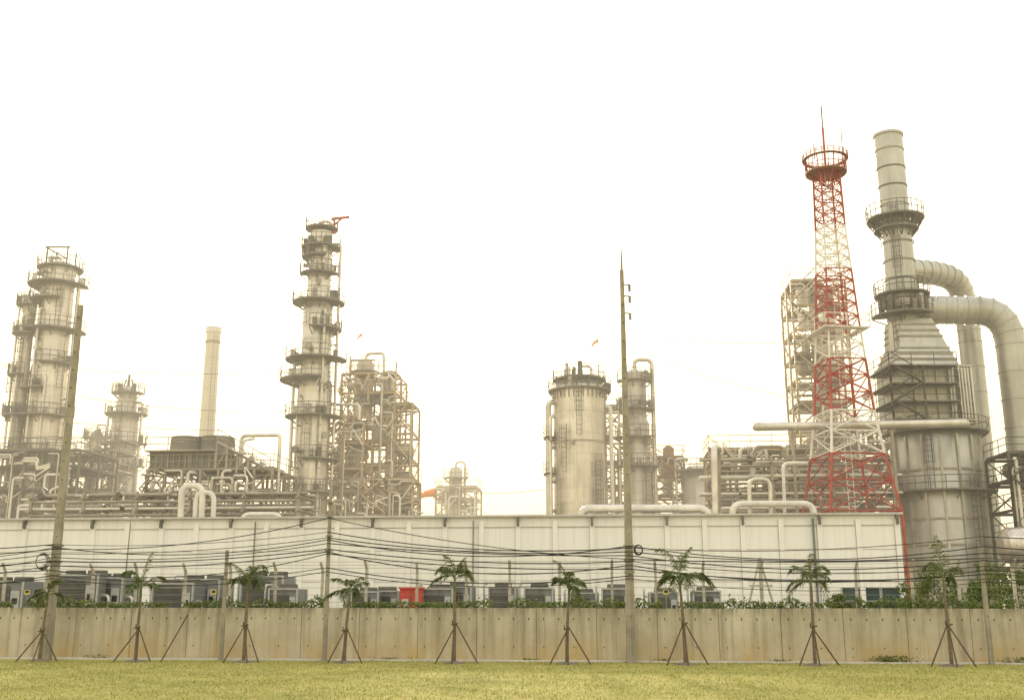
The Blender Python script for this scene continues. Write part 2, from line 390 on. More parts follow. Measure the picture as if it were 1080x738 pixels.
# ------------------------------------------------------------ world
SUN_AZ=rad(-4.5); SUN_EL=rad(17)
w=bpy.data.worlds.new("World"); scene.world=w; w.use_nodes=True
nt=w.node_tree; nt.nodes.clear(); L=nt.links.new
out=N(nt,'ShaderNodeOutputWorld')
sky=N(nt,'ShaderNodeTexSky'); sky.sky_type='NISHITA'; sky.sun_disc=False; sky.sun_elevation=SUN_EL; sky.sun_rotation=SUN_AZ
sky.dust_density=3.0; sky.air_density=1.0
bg1=N(nt,'ShaderNodeBackground'); bg1.inputs[1].default_value=0.05; L(sky.outputs[0],bg1.inputs[0])
tc=N(nt,'ShaderNodeTexCoord'); sp=N(nt,'ShaderNodeSeparateXYZ'); L(tc.outputs['Generated'],sp.inputs[0])
rp=N(nt,'ShaderNodeValToRGB'); e=rp.color_ramp.elements
e[0].position=0.0; e[0].color=(1.0,0.80,0.45,1)
e[1].position=0.9; e[1].color=(1.0,0.96,0.88,1)
x=e.new(0.10); x.color=(1.0,0.82,0.47,1)
x=e.new(0.22); x.color=(1.0,0.88,0.56,1)
x=e.new(0.45); x.color=(1.0,0.92,0.70,1)
L(sp.outputs[2],rp.inputs[0])
bg2=N(nt,'ShaderNodeBackground'); bg2.inputs[1].default_value=1.5; L(rp.outputs[0],bg2.inputs[0])
ad=N(nt,'ShaderNodeAddShader'); L(bg1.outputs[0],ad.inputs[0]); L(bg2.outputs[0],ad.inputs[1]); L(ad.outputs[0],out.inputs[0])
sd=bpy.data.lights.new("sun","SUN"); sd.energy=5.0; sd.angle=rad(3); sd.color=(1.0,0.84,0.58)
so=bpy.data.objects.new("sun",sd); scene.collection.objects.link(so)
sv=Vector((math.sin(SUN_AZ)*math.cos(SUN_EL),math.cos(SUN_AZ)*math.cos(SUN_EL),math.sin(SUN_EL)))
so.rotation_euler=sv.to_track_quat('Z','Y').to_euler(); so.location=(0,60,60)
# homogeneous air volume over the plant; its own emission imitates sunlit scattering
hm=bpy.data.materials.new('emissive_haze'); hm.use_nodes=True; hn=hm.node_tree; hn.nodes.clear()
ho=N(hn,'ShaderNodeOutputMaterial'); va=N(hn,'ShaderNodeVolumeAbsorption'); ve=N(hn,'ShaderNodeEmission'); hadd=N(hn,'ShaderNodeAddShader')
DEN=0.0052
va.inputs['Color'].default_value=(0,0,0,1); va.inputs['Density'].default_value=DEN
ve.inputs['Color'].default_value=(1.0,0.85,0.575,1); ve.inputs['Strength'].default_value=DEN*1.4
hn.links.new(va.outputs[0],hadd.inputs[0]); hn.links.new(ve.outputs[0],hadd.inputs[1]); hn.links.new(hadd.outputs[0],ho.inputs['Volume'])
M['haze_glow']=hm
g=MB(); g.box((0,385,21.9),(1400,620,46),'haze_glow'); g.build('haze_glow')
# ------------------------------------------------------------ ground
g=MB(); g.add([(-3000,-600,0),(3000,-600,0),(3000,4000,0),(-3000,4000,0)],[(0,1,2,3)],'grass'); g.build('ground')
WR=math.atan(-0.09)
g=MB(); g.xf((0,44.3,0),WR); g.add([(-150,0,0.004),(150,0,0.004),(150,220,0.004),(-150,220,0.004)],[(0,1,2,3)],'yard'); g.build('industrial_yard')
nb=140000
xb=np.random.uniform(-32,32,nb); yb=np.random.uniform(17,44.0,nb); 
keep=yb<(43.9-0.09*xb); xb=xb[keep]; yb=yb[keep]; nb=len(xb)
cl=(np.sin(xb*1.3+np.sin(yb*0.9)*2)+np.sin(yb*2.1+np.cos(xb*0.7)*2)+np.sin(xb*4.1+yb*3.3))/3
h=np.random.uniform(0.025,0.065,nb)*(1.15+0.6*cl); a=np.random.uniform(0,2*np.pi,nb); wd=0.012
le=np.random.normal(0,0.03,(nb,2))
V=np.zeros((nb,3,3)); dx=np.cos(a)*wd; dy=np.sin(a)*wd
V[:,0,0]=xb-dx;V[:,0,1]=yb-dy; V[:,1,0]=xb+dx;V[:,1,1]=yb+dy; V[:,2,0]=xb+le[:,0];V[:,2,1]=yb+le[:,1];V[:,2,2]=h
me=bpy.data.meshes.new('grass'); me.vertices.add(nb*3); me.vertices.foreach_set('co',V.reshape(-1))
me.loops.add(nb*3); me.loops.foreach_set('vertex_index',np.arange(nb*3,dtype=np.int32)); me.polygons.add(nb)
me.polygons.foreach_set('loop_start',np.arange(nb,dtype=np.int32)*3); me.update(calc_edges=True); me.materials.append(M['blade'])
ob=bpy.data.objects.new('grass',me); scene.collection.objects.link(ob)
# ------------------------------------------------------------ concrete boundary wall
b=MB(); WH=2.07
x=-60; i=0
while x<60:
    L_=2.44; dz=U(-0.012,0.012); dyy=U(-0.008,0.008)
    b.box((x+L_/2,0.0+dyy,WH/2+dz/2),(L_-0.018,0.16,WH+dz),'cwall')
    for k in range(4):
        hx=x+0.3+k*0.61
        b.box((hx,-0.083+dyy,WH-0.42),(0.04,0.012,0.08),'black')
        if k%2==0: b.box((hx,-0.083+dyy,0.55),(0.04,0.012,0.05),'black')
    x+=L_; i+=1
b.box((0,0.03,WH/2-0.04),(120,0.06,WH-0.1),'cwall')
b.box((0,-0.35,0.03),(120,0.5,0.06),'cope')
o=b.build('concrete_boundary_wall'); o.location=(0,44,0); o.rotation_euler=(0,0,WR)
def wy(X,Y0): return Y0-0.09*X
b=MB(); FH=4.0
for i in range(-16,17):
    x=i*2.05+U(-0.15,0.15); hh=FH+U(-0.08,0.08); ln=U(-0.05,0.05)
    b.tube((x,0,0),(x+ln,0,hh-0.35),0.085,'post',n=4,r1=0.075); b.tube((x+ln,0,hh-0.37),(x+ln+U(-.03,.03),-0.35,hh),0.065,'post',n=4,r1=0.055)
for z in (2.3,2.6,2.9,3.2,3.5): b.tube((-34,-0.08,z),(34,-0.08,z),0.008,'steel',n=4)
for k in range(3): b.tube((-34,-0.14-0.1*k,FH-0.28+0.13*k),(34,-0.14-0.1*k,FH-0.28+0.13*k),0.009,'steel',n=4)
o=b.build('barbed_wire_fence'); o.location=(0,45.4,0); o.rotation_euler=(0,0,WR)
def leaves(mb,pts,size,m,flat=0.0):
    for p in pts:
        n=Vector((U(-1,1),U(-1,1),U(-0.6,1))).normalized(); x=n.orthogonal().normalized(); x=(Matrix.Rotation(U(0,6.28),3,n)@x); y=n.cross(x)
        l=size*U(0.6,1.3); w_=l*0.42; p=Vector(p)
        mb.add([p-x*l,p-y*w_,p+x*l,p+y*w_],[(0,1,2,3)],m)
b=MB(); pts=[]
for i in range(18000):
    x=U(-27,26); t=0.5+0.5*math.sin(x*1.7+math.sin(x*0.6)*3); hh=2.27+0.27*t*(0.6+0.4*math.sin(x*5.1))
    if math.sin(x*0.9+2)>0.96: continue
    pts.append((x,wy(x,44.8)+U(-0.3,0.35),U(1.85,hh)+ (0.18*R() if R()<0.1 else 0)))
leaves(b,pts,0.075,'leaf'); b.build('hedge')
# ------------------------------------------------------------ long white building
b=MB(); XR=P(956,600,60).x; bl=70; BH=ZZ(545,66)
Yw=66
xr=XR*1.062
b.box((xr-bl/2,3,BH/2),(bl,6,BH),'wallw')
k=0; x=xr-0.2
while x>xr-bl:
    b.box((x,-0.07,BH/2-0.15),(0.3,0.14,BH-0.3),'wallw')
    b.box((x-0.16,-0.01,BH/2-0.1),(0.03,0.05,BH-0.3),'joint_shade')
    if k%2==0: b.box((x,-0.22,BH-0.3),(0.14,0.3,0.55),'mid')
    x-=2.3; k+=1
b.box((xr-bl/2,-0.02,BH+0.06),(bl+0.3,0.5,0.12),'cope')
for z in (BH-2.05,BH-3.95): b.box((xr-bl/2,-0.006,z),(bl,0.03,0.035),'joint_shade')
b.box((xr-bl/2,-0.02,BH-0.62),(bl,0.06,0.05),'joint_shade')  # dark strip painting in the shadow line under the coping
b.path([(xr-5.2,-0.2,0),(xr-5.2,-0.2,BH-0.2)],0.07,'unit',n=8)
b.path([(xr-40,-0.2,0),(xr-40,-0.2,BH-0.2)],0.05,'steel',n=8)
b.path([(xr-26,-0.2,0),(xr-26,-0.2,BH-0.2)],0.05,'steel',n=8)
for wx in (xr-3.2,xr-2.05,xr-0.9):
    b.box((wx,-0.03,2.25),(1.02,0.08,1.5),'glass')
    for sx in (-0.53,0.53): b.box((wx+sx,-0.06,2.25),(0.06,0.14,1.62),'unitl')
    for sz in (-0.78,0,0.78): b.box((wx,-0.063,2.25+sz),(1.0,0.13,0.05),'unitl')
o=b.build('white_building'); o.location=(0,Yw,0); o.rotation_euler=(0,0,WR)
# ------------------------------------------------------------ cooling units in the yard
def unit_mesh(v):
    b=MB(); W,D,H=(2.35,2.2,2.7) if v==0 else (1.5,1.8,2.2)
    b.box((0,0,0.3),(W+0.3,D+0.4,0.6),'post')
    b.box((0,0,0.75+H/2),(W*0.96,D*0.94,H-0.1),'unit')
    for sx in (-1,1):
        for sy in (-1,1): b.box((sx*W/2,sy*D/2,0.6+H/2+0.05),(0.09,0.09,H+0.1),'unitl')
    b.box((0,-D/2,0.6+H+0.1),(W+0.1,0.08,0.08),'unitl'); b.box((0,-D/2,0.72),(W+0.1,0.1,0.12),'unitl'); b.box((0,-D/2+0.01,0.6+H*0.52),(W,0.08,0.08),'unitl')
    z=0.9
    while z<H+0.5:
        b.box((-W*0.12,-D*0.49,z),(W*0.66,0.07,0.05),'dark'); z+=0.13
    b.box((W*0.35,-D*0.5,0.75+H*0.45),(W*0.2,0.1,H*0.7),'unitl'); b.box((W*0.35,-D*0.5-0.06,0.75+H*0.6),(W*0.12,0.03,0.3),'black')
    for fx in ((-0.25,0.25) if v==0 else (0.0,)):
        c=(fx*W,0); b.lathe(c,[(0.6+H,0.52),(0.6+H+0.35,0.48),(0.6+H+0.35,0.44),(0.6+H+0.1,0.44)],'dark',18,smooth=False)
        for q in range(4):
            b.box((c[0],c[1],0.6+H+0.25),(0.85,0.12,0.03),'steel',rot=q*math.pi/4)
    b.path([(W*0.5,-0.4,0.4),(W*0.5+0.3,-0.4,0.4),(W*0.5+0.3,-0.4,H*0.9),(W*0.45,-0.4,H*0.9)],0.09,'pipe')
    b.path([(-W*0.5,-0.6,1.2),(-W*0.5-0.3,-0.6,1.2),(-W*0.5-0.3,-0.6,H+0.9),(-W*0.5-0.3,0.6,H+0.9)],0.06,'unitl')
    return b.build('cooling_unit')
protos={}
ulist=[(2,0,56),(82,0,55),(110,0,56),(186,0,56),(212,0,58),(280,0,57),(302,1,55),(388,1,56),(408,1,57),(464,1,57),(484,1,58),(531,1,58),(569,1,57),(616,1,58),(650,1,57),(698,1,58),(742,1,58)]
for px,v,Y in ulist:
    p=P(px,620,Y)
    if v not in protos: o=unit_mesh(v); protos[v]=o
    else:
        o=bpy.data.objects.new('cooling_unit',protos[v].data); scene.collection.objects.link(o)
    o.location=(p.x,p.y-0.09*p.x*0.5,0); o.rotation_euler=(0,0,WR)
    o.scale=(U(0.92,1.05),1,U(0.92,1.08))
b=MB(); p=P(434,628,56)
b.box((0,0,1.6),(1.15,0.6,2.6),'fire'); b.box((0,-0.31,1.6),(0.04,0.03,2.5),'dark'); b.box((-0.3,-0.315,2.2),(0.35,0.03,0.4),'unitl'); b.box((0,0,0.15),(1.3,0.8,0.3),'post'); b.box((0,0,2.95),(1.3,0.75,0.1),'fire')
b.box((0.1,-0.32,1.5),(0.05,0.06,0.3),'steel')
o=b.build('fire_hose_cabinet'); o.location=(p.x,p.y,0)
# ------------------------------------------------------------ plant: left column complex
def mpx(py,Y): return S(py,Y)
Y=105; c=loc(62,300,Y)
b=MB()
zt=ZZ(285,Y)
column(b,c,0,[(0,1.85),(zt-11,1.85),(zt-10,1.7),(zt,1.7)],
  [(ZZ(302,Y),-200,20,1.3),(ZZ(318,Y),-230,-60,1.0),(ZZ(350,Y),-210,30,1.4),(ZZ(385,Y),-100,40,0.9),(ZZ(412,Y),-220,-80,0.9),(ZZ(440,Y),-180,0,1.1),(ZZ(478,Y),-200,20,1.3),(zt+0.1,-180,180,0.6)],
  pipes=[(-8,0.22,3,ZZ(300,Y),'alu'),(200,0.2,3,ZZ(350,Y),'pipe'),(-75,0.13,3,ZZ(400,Y),'pipe'),(-110,0.12,5,ZZ(330,Y),'pipew')],noz=9)
for a in (45,135,225,315): b.beam((c[0]+1.5*math.cos(rad(a)),c[1]+1.5*math.sin(rad(a)),zt),(c[0]+1.5*math.cos(rad(a)),c[1]+1.5*math.sin(rad(a)),zt+2.2),0.14,'dark')
b.beam((c[0]-1.3,c[1]-1.06,zt+2.2),(c[0]+1.3,c[1]-1.06,zt+2.2),0.16,'dark'); b.beam((c[0]-1.3,c[1]-1.06,zt+2.2),(c[0]+1.1,c[1]-1.06,zt+0.9),0.12,'dark')
b.path([(c[0],c[1],zt+0.5),(c[0],c[1],zt+1.4),(c[0]-1.1,c[1],zt+1.4),(c[0]-1.1,c[1],zt)],0.18,'alu')
b.build('distillation_column',(c[0],c[1],0))
c2=loc(33,312,Y-1); b=MB(); zt=ZZ(322,Y)
column(b,c2,0,[(0,0.62),(zt,0.62)],[(ZZ(325,Y),-220,-60,0.7),(ZZ(355,Y),-240,-50,0.8),(ZZ(398,Y),-240,-60,0.8),(ZZ(440,Y),-240,-60,0.9)],m='alu2',pipes=[(190,0.12,2,zt+0.8,'alu'),(-100,0.1,2,ZZ(380,Y),'pipe')])
b.build('stripper_column',(c2[0],c2[1],0))
b=MB(); p=P(52,545,Y); frame(b,(p.x-1,Y+0.5,0),11,8,rangez([545,520,497,480],Y),4,2,WR,'dark','mid',0.7,0.7)
b.build('column_access_structure',(p.x,Y,0))
b=MB(); p=P(103,545,112); frame(b,(p.x,112,0),5,5,rangez([545,520,498,478],112),2,1,WR,'steel','mid',0.5,0.9); b.build('process_structure',(p.x,112,0))
Y=118; b=MB(); c=loc(132,450,Y); zt=ZZ(412,Y)
column(b,c,0,[(0,1.5),(zt-3,1.5),(zt-2.4,1.1),(zt,1.0)],[(ZZ(415,Y),-200,20,0.8),(ZZ(437,Y),-220,40,1.0),(ZZ(468,Y),-200,30,1.0),(ZZ(492,Y),-220,10,1.0)],m='alu2',pipes=[(-10,0.15,3,ZZ(425,Y),'pipe'),(195,0.13,3,ZZ(440,Y),'pipew')])
b.beam((c[0],c[1],zt),(c[0],c[1],ZZ(395,Y)),0.25,'dark'); b.beam((c[0]-0.7,c[1],zt),(c[0]-0.3,c[1],ZZ(400,Y)),0.15,'dark'); b.beam((c[0]+0.7,c[1],zt),(c[0]+0.3,c[1],ZZ(400,Y)),0.15,'dark'); b.build('reactor_column',(c[0],c[1],0))
Y=125; b=MB(); c=loc(101,470,Y); zt=ZZ(458,Y)
column(b,c,0,[(0,0.7),(zt,0.7)],[(ZZ(462,Y),-200,20,0.8),(ZZ(485,Y),-200,20,0.9)],m='alu2',pipes=[(0,0.12,3,zt+1.2,'pipe')]); b.build('absorber_column',(c[0],c[1],0))
# chimney
Y=130; c=loc(222,400,Y); b=MB(); zt=ZZ(346,Y)
b.lathe(c,[(0,1.25),(zt*0.45,1.0),(zt,0.87)],'chim',28)
b.lathe(c,[(zt,0.87),(zt+0.02,0.65),(zt-2,0.65)],'dark',28)
b.ringband(c,zt-0.3,0.87,0.7,'cope',28,0.12); b.ringband(c,zt-1.9,0.88,0.25,'mid',28,0.1); b.ladder(c,1.15,-60,4,zt-1,cage=False)
for q in range(1,9): b.ringband(c,zt*q/9,1.25-0.25*min(1,q/9/0.45) if q<5 else 1.0-0.13*(q/9-.45)/.55,0.08,'chim',28,0.03)
b.build('chimney',(c[0],c[1],0))
# cooling fan structure
Y=92; b=MB(); p0=P(168,545,Y); p1=P(300,545,Y); zs=rangez([545,522,500],Y)
w_=p1.x-p0.x; cx=(p0.x+p1.x)/2
frame(b,(cx,Y,0),w_,7,zs,7,2,WR,'steel','mid',0.9,0.5)
zc=ZZ(500,Y); zd=ZZ(481,Y)
b.xf((cx,Y,0),WR)
def lx(px): return P(px,490,Y).x-cx
b.box(((lx(172)+lx(240))/2,0,(zc+zd)/2+0.1),(lx(240)-lx(172),6,zd-zc-0.2),'mid',top=(1.06,1.0))
b.box(((lx(172)+lx(240))/2,-3.3,zd+0.05),(lx(242)-lx(168),0.9,0.12),'steel'); b.rail((lx(168),-3.7,zd+0.1),(lx(242),-3.7,zd+0.1))
for q in range(12):
    xx=lx(172)+(lx(240)-lx(172))*q/11; b.box((xx,-3.05,(zc+zd)/2),(0.1,0.12,zd-zc-0.1),'steel')
for px in (195,228):
    zf=ZZ(461,Y)
    b.lathe((lx(px),0),[(zd,1.6),(zd+0.3,1.5),(zf,1.42),(zf,1.34),(zd+0.5,1.34)],'mid',28,smooth=False)
    for q in range(3): b.ringband((lx(px),0),zd+0.5+q*0.42,1.44,0.06,'steel',28)
    for q in range(4): b.box((lx(px),0,zf-0.25),(2.6,0.25,0.05),'steel',rot=q*math.pi/4)
for yy in (-3.5,-0.5,2.5):
  for q in range(6):
    xa=lx(243)+q*(lx(300)-lx(243))/5; za=ZZ(472+q*6,Y)
    b.beam((xa,yy,zc),(xa,yy,za),0.22,'steel')
    if yy<2: b.beam((xa,yy,za),(xa,yy+3,za),0.16,'steel')
    if q<5:
        xb_=lx(243)+(q+1)*(lx(300)-lx(243))/5; zb_=ZZ(478+q*6,Y)
        b.beam((xa,yy,za),(xb_,yy,zb_),0.22,'steel'); b.beam((xa,yy,zc),(xb_,yy,zb_),0.15,'steel')
        b.beam((xa,yy,zc),(xb_,yy,zc),0.2,'steel')
b.rail((lx(243),-3.5,ZZ(472,Y)),(lx(300),-3.5,ZZ(502,Y)),'steel')
b.path([(lx(262),-2,zc),(lx(262),-2,ZZ(463,Y)),(lx(298),-2,ZZ(463,Y)),(lx(303),-2,ZZ(463,Y)),(lx(303),-2,0)],0.16,'pipe')
b.path([(lx(268),-3,zc+0.5),(lx(268),-3,ZZ(470,Y)),(lx(280),-3,ZZ(468,Y))],0.12,'pipew')
b.xf(); b.build('fin_fan_cooler',(cx,Y,0))
def pipe_rack(name,px0,px1,Y,pys,npipes,m='steel',white=0.35):
    b=MB(); p0=P(px0,540,Y);p1=P(px1,540,Y); L_=p1.x-p0.x; b.xf(((p0.x+p1.x)/2,Y,0),WR); n=max(2,int(L_/4))
    zs=rangez(pys,Y)
    for i in range(n+1):
        x=-L_/2+L_*i/n
        for y in (-2,2): b.tube((x,y,0),(x,y,zs[-1]+0.5),0.15,m,n=4)
        for z in zs: b.beam((x,-2.4,z),(x,2.4,z),0.24,m)
        if i<n and i%2==0:
            b.beam((x,-2,0.2),(x+L_/n,-2,zs[0]),0.14,m); b.beam((x+L_/n,-2,0.2),(x,-2,zs[0]),0.14,m)
    for z in zs:
        for y in (-2,2): b.beam((-L_/2,y,z-0.3),(L_/2,y,z-0.3),0.2,m)
        y=-1.9
        for q in range(npipes):
            r=random.choice([0.05,0.07,0.09,0.12,0.16]); xa=-L_/2+U(0,L_*0.4) if R()<0.5 else -L_/2-1; xb=L_/2+U(0,1)
            mm=random.choice(['pipe','alu2','steel']) if R()>white else 'pipew'
            if R()<0.5:
                xm=U(-L_/4,L_/4); s_=U(0.5,1.4); h=U(0.6,1.8)
                b.path([(xa,y,z+r+0.15),(xm-s_,y,z+r+.15),(xm-s_,y,z+r+h),(xm+s_,y,z+r+h),(xm+s_,y,z+r+.15),(xb,y,z+r+.15)],r,mm,n=8)
            else: b.path([(xa,y,z+r+.15),(xb,y,z+r+.15)],r,mm,n=8)
            for t in range(2):
                xt=U(max(xa,-L_/2),L_/2); b.path([(xt,y,z+r+.15),(xt,y,z+U(0.6,1.6)),(xt+U(-.8,.8),y+1.5,z+U(0.6,1.6))],r*0.6,mm,n=6)
                b.tube((xt,y-r-0.05,z+r+.15),(xt,y+r+0.05,z+r+.15),r*1.8,'dark',n=8)
            y+=r*2+0.3
    b.xf(); return b.build(name,((p0.x+p1.x)/2,Y,0))
pipe_rack('pipe_rack',40,325,84,[541,527],7)
Y=80; b=MB()
for (xa,xb,yt,r) in ((192,214,512,0.24),(207,226,519,0.2),(255,297,542,0.18)):
    b.path([P(xa,560,Y)-Vector((0,0,6)),P(xa,yt,Y),P(xb,yt,Y),P(xb,560,Y)-Vector((0,0,6))],r,'pipew',n=12,bend=0.7)
b.build('riser_pipe')
# main tall column x=333
Y=98; c=loc(333,390,Y); b=MB()
zt=ZZ(246,Y); z1=ZZ(320,Y); z2=ZZ(400,Y)
pl=[(ZZ(262,Y),-200,40,0.8),(ZZ(272,Y),-260,-60,0.7),(ZZ(290,Y),-180,0,0.8),(ZZ(320,Y),-210,30,1.1),(ZZ(348,Y),-100,60,0.9),(ZZ(380,Y),-230,20,1.5),(ZZ(402,Y),-260,-70,1.9),(ZZ(440,Y),-200,20,1.1),(ZZ(485,Y),-110,50,1.0),(ZZ(520,Y),-220,0,1.0)]
column(b,c,0,[(0,1.6),(z2-1,1.6),(z2,1.42),(z1,1.42),(z1+1,1.15),(zt,1.1)],pl,'alu',pipes=[(-5,0.14,3,ZZ(258,Y),'alu'),(185,0.17,3,ZZ(382,Y),'pipe'),(-60,0.13,3,ZZ(330,Y),'pipew'),(-130,0.12,3,ZZ(420,Y),'pipe')],noz=12)
b.arcplat(c,zt+0.4,0.6,1.6,-180,180,br=0)
b.path([(c[0]-0.3,c[1],zt+0.4),(c[0]-0.3,c[1],zt+1.2),(c[0]+0.9,c[1],zt+1.2),(c[0]+0.9,c[1],zt-1.5)],0.15,'alu')
b.beam((c[0]+1.2,c[1],zt),(c[0]+1.2,c[1],ZZ(231,Y)),0.22,'fire'); b.beam((c[0]+0.9,c[1],ZZ(231,Y)),(c[0]+2.7,c[1],ZZ(229,Y)),0.26,'fire'); b.beam((c[0]+1.2,c[1],ZZ(238,Y)),(c[0]+2.0,c[1],ZZ(230,Y)),0.14,'fire')
b.build('fractionating_column',(c[0],c[1],0))
# open process structure x 358-430
Y=108; b=MB(); p=P(394,460,Y)
frame(b,(p.x+0.0,Y,0),5.6,6,rangez([545,518,494,470,445,420,400],Y),4,2,WR,'steelb','mid',0.6,0.9)
frame(b,(p.x+3.3,Y-1,0),2.4,4,rangez([545,520,490,462,432],Y),1,1,WR,'steelb','mid',0.7,1.0)
c=(p.x-1.0,Y-0.5); zt=ZZ(384,Y); b.lathe(c,[(ZZ(440,Y),0.9),(zt,0.9),(zt+0.4,0.5),(zt+0.5,0.02)],'alu2',20); b.arcplat(c,ZZ(394,Y),0.9,1.5,-180,180,rm='steelb')
c=(p.x+1.6,Y-0.5); b.lathe(c,[(ZZ(470,Y),0.7),(ZZ(395,Y),0.7),(ZZ(392,Y),0.3)],'alu2',20)
b.path([(p.x-1,Y-.5,zt),(p.x-1,Y-.5,zt+1.0),(p.x+1.0,Y-1,zt+1.0),(p.x+1.0,Y-1,ZZ(430,Y))],0.18,'pipe')
b.beam((p.x-2.4,Y-2,ZZ(400,Y)),(p.x-2.4,Y-2,ZZ(380,Y)),0.2,'steelb'); b.beam((p.x+2.4,Y-2,ZZ(400,Y)),(p.x+2.4,Y-2,ZZ(386,Y)),0.2,'steelb'); b.beam((p.x-2.4,Y-2,ZZ(384,Y)),(p.x+0.2,Y-2,ZZ(384,Y)),0.18,'steelb')
b.build('reactor_structure',(p.x,Y,0))
b=MB(); p=P(365,520,Y-5); frame(b,(p.x,Y-5,0),4,4,rangez([545,520,497,470,450],Y-5),2,1,WR,'steelb','mid',0.6,0.9)
b.path([(p.x-2.0,Y-7.5,0),(p.x-2.0,Y-7.5,ZZ(440,Y)),(p.x+1.4,Y-7.5,ZZ(440,Y)),(p.x+1.4,Y-7.5,ZZ(455,Y))],0.15,'pipe'); b.build('process_structure',(p.x,Y-5,0))
b=MB(); p=P(415,520,Y-7); frame(b,(p.x,Y-7,0),4.5,4,rangez([545,527,508],Y-7),2,1,WR,'steelb','mid',0.6,0.9); b.build('process_structure',(p.x,Y-7,0))
Y=135; b=MB(); p=P(484,530,Y); frame(b,(p.x,Y,0),5.2,5,rangez([545,528,516],Y),2,1,WR,'steelb','mid',0.5,0.8)
c=(p.x-0.4,Y-1); b.lathe(c,[(0,0.85),(ZZ(497,Y),0.85),(ZZ(494,Y),0.5),(ZZ(493.5,Y),0.02)],'alu2',20); b.arcplat(c,ZZ(505,Y),0.86,1.6,-200,20)
b.path([(c[0],c[1],ZZ(496,Y)),(c[0],c[1],ZZ(488,Y)),(c[0]+1.2,c[1],ZZ(488,Y)),(c[0]+1.2,c[1],2)],0.16,'pipe'); b.build('process_structure',(p.x,Y,0))
for (px,py,Y,l,pb) in ((450,522,120,1.9,545),(379,356,107.5,0.55,402),(627,363,100,0.6,400)):
    b=MB(); p=P(px,py,Y); hb=0 if px==450 else ZZ(pb,Y); mxp=p.x+l*0.55
    b.tube((mxp,Y,hb),(mxp,Y,p.z+0.5),0.05,'steel',r1=0.04,n=6)
    b.tube((p.x+l*0.5,Y,p.z+0.35),(p.x-l*0.15,Y,p.z+0.1),0.36*l/1.4,'orange',r1=0.27*l/1.4,n=12,caps=False); b.tube((p.x-l*0.15,Y,p.z+0.1),(p.x-l*0.5,Y,p.z-0.3),0.27*l/1.4,'orange',r1=0.13*l/1.4,n=12)
    b.ringband((mxp,Y),p.z+0.5,0.06,0.05,'steel',8); b.build('windsock',(p.x,Y,0))
# big drum x=612
Y=100; c=loc(612,470,Y); b=MB(); zt=ZZ(414,Y); r=28*mpx(450,Y)
column(b,c,0,[(0,r),(zt,r)],[(ZZ(413,Y),-180,180,0.5),(ZZ(462,Y),-215,-160,1.0),(ZZ(500,Y),-220,-160,1.0)],'alu',seams=2.2,pipes=[(-165,0.2,2,ZZ(440,Y),'pipe'),(-15,0.2,2,ZZ(430,Y),'pipew'),(-172,0.28,2,ZZ(425,Y),'alu')],noz=5)
for q in range(18):
    a=rad(-180+q*10.5); b.beam((c[0]+(r+.03)*math.cos(a),c[1]+(r+.03)*math.sin(a),zt-0.8),(c[0]+(r+.03)*math.cos(a),c[1]+(r+.03)*math.sin(a),zt+0.1),0.12,'steel')
z3=ZZ(398,Y); b.lathe(c,[(zt,r*0.9),(z3-0.5,r*0.85),(z3,r*0.6),(z3+0.2,0.05)],'alu2',28)
b.arcplat(c,z3-0.3,r*0.6,r*1.0,-180,180)
for q in range(14):
    a=rad(q*26); b.beam((c[0]+r*math.cos(a),c[1]+r*math.sin(a),zt),(c[0]+r*math.cos(a),c[1]+r*math.sin(a),z3-0.2),0.12,'dark')
for q in range(8):
    a=rad(U(0,360)); rr=U(0.4,r*0.8); b.tube((c[0]+rr*math.cos(a),c[1]+rr*math.sin(a),z3-0.5),(c[0]+rr*math.cos(a),c[1]+rr*math.sin(a),z3+U(0.4,1.5)),U(0.1,0.25),random.choice(['alu2','dark','pipe']),n=10)
b.path([(c[0],c[1],z3),(c[0],c[1],ZZ(386,Y)),(c[0]+1.2,c[1],ZZ(386,Y)),(c[0]+1.2,c[1],z3-0.5)],0.14,'pipe')
b.ringband(c,zt-5,r,0.16,'steel',28,0.08)
b.build('coke_drum',(c[0],c[1],0))
Y=104; c=loc(671,460,Y); b=MB(); zt=ZZ(396,Y)
column(b,c,0,[(0,1.35),(zt-5,1.35),(zt-4.5,1.1),(zt,1.1)],[(ZZ(402,Y),-200,20,0.7),(ZZ(432,Y),-200,40,0.8),(ZZ(462,Y),-210,-40,0.9),(ZZ(492,Y),-200,40,0.9)],'alu2',pipes=[(5,0.22,2,ZZ(379,Y),'alu'),(190,0.14,2,ZZ(420,Y),'pipe')])
b.build('stripper_column',(c[0],c[1],0))
b=MB(); p=P(652,500,Y+3); frame(b,(p.x,Y+3,0),3,4,rangez([545,515,490,465,432],Y+3),1,1,WR,'steelb','mid',0.6,0.6); b.build('process_structure',(p.x,Y+3,0))
b=MB(); p=P(705,520,112); frame(b,(p.x,112,0),3.2,4,rangez([545,525,505,485],112),1,1,WR,'rust','mid',0.7,0.7)
b.lathe((p.x,111),[(ZZ(500,112),0.6),(ZZ(474,112),0.6),(ZZ(471,112),0.2)],'rust',16); b.build('process_structure',(p.x,112,0))
Y=110; b=MB(); c=loc(738,510,Y); r=1.9; zt=ZZ(497,Y)
b.lathe(c,[(0,r),(zt,r),(zt+0.5,r*0.6),(zt+0.7,0.05)],'alu2',28); b.arcplat(c,zt,r,r+0.7,-180,180)
for z in (2,4,6,8,10): b.ringband(c,z,r,0.1,'alu2',28)
b.build('storage_tank',(c[0],c[1],0))
Y=72.5; b=MB(); r=4.2*mpx(535,Y)
b.path([P(612,560,Y)-Vector((0,0,5.5)),P(612,536,Y),P(748,536,Y-0.5),P(748,560,Y-0.5)-Vector((0,0,5.5))],r,'pipe',n=14,bend=0.8,seam=0.03)
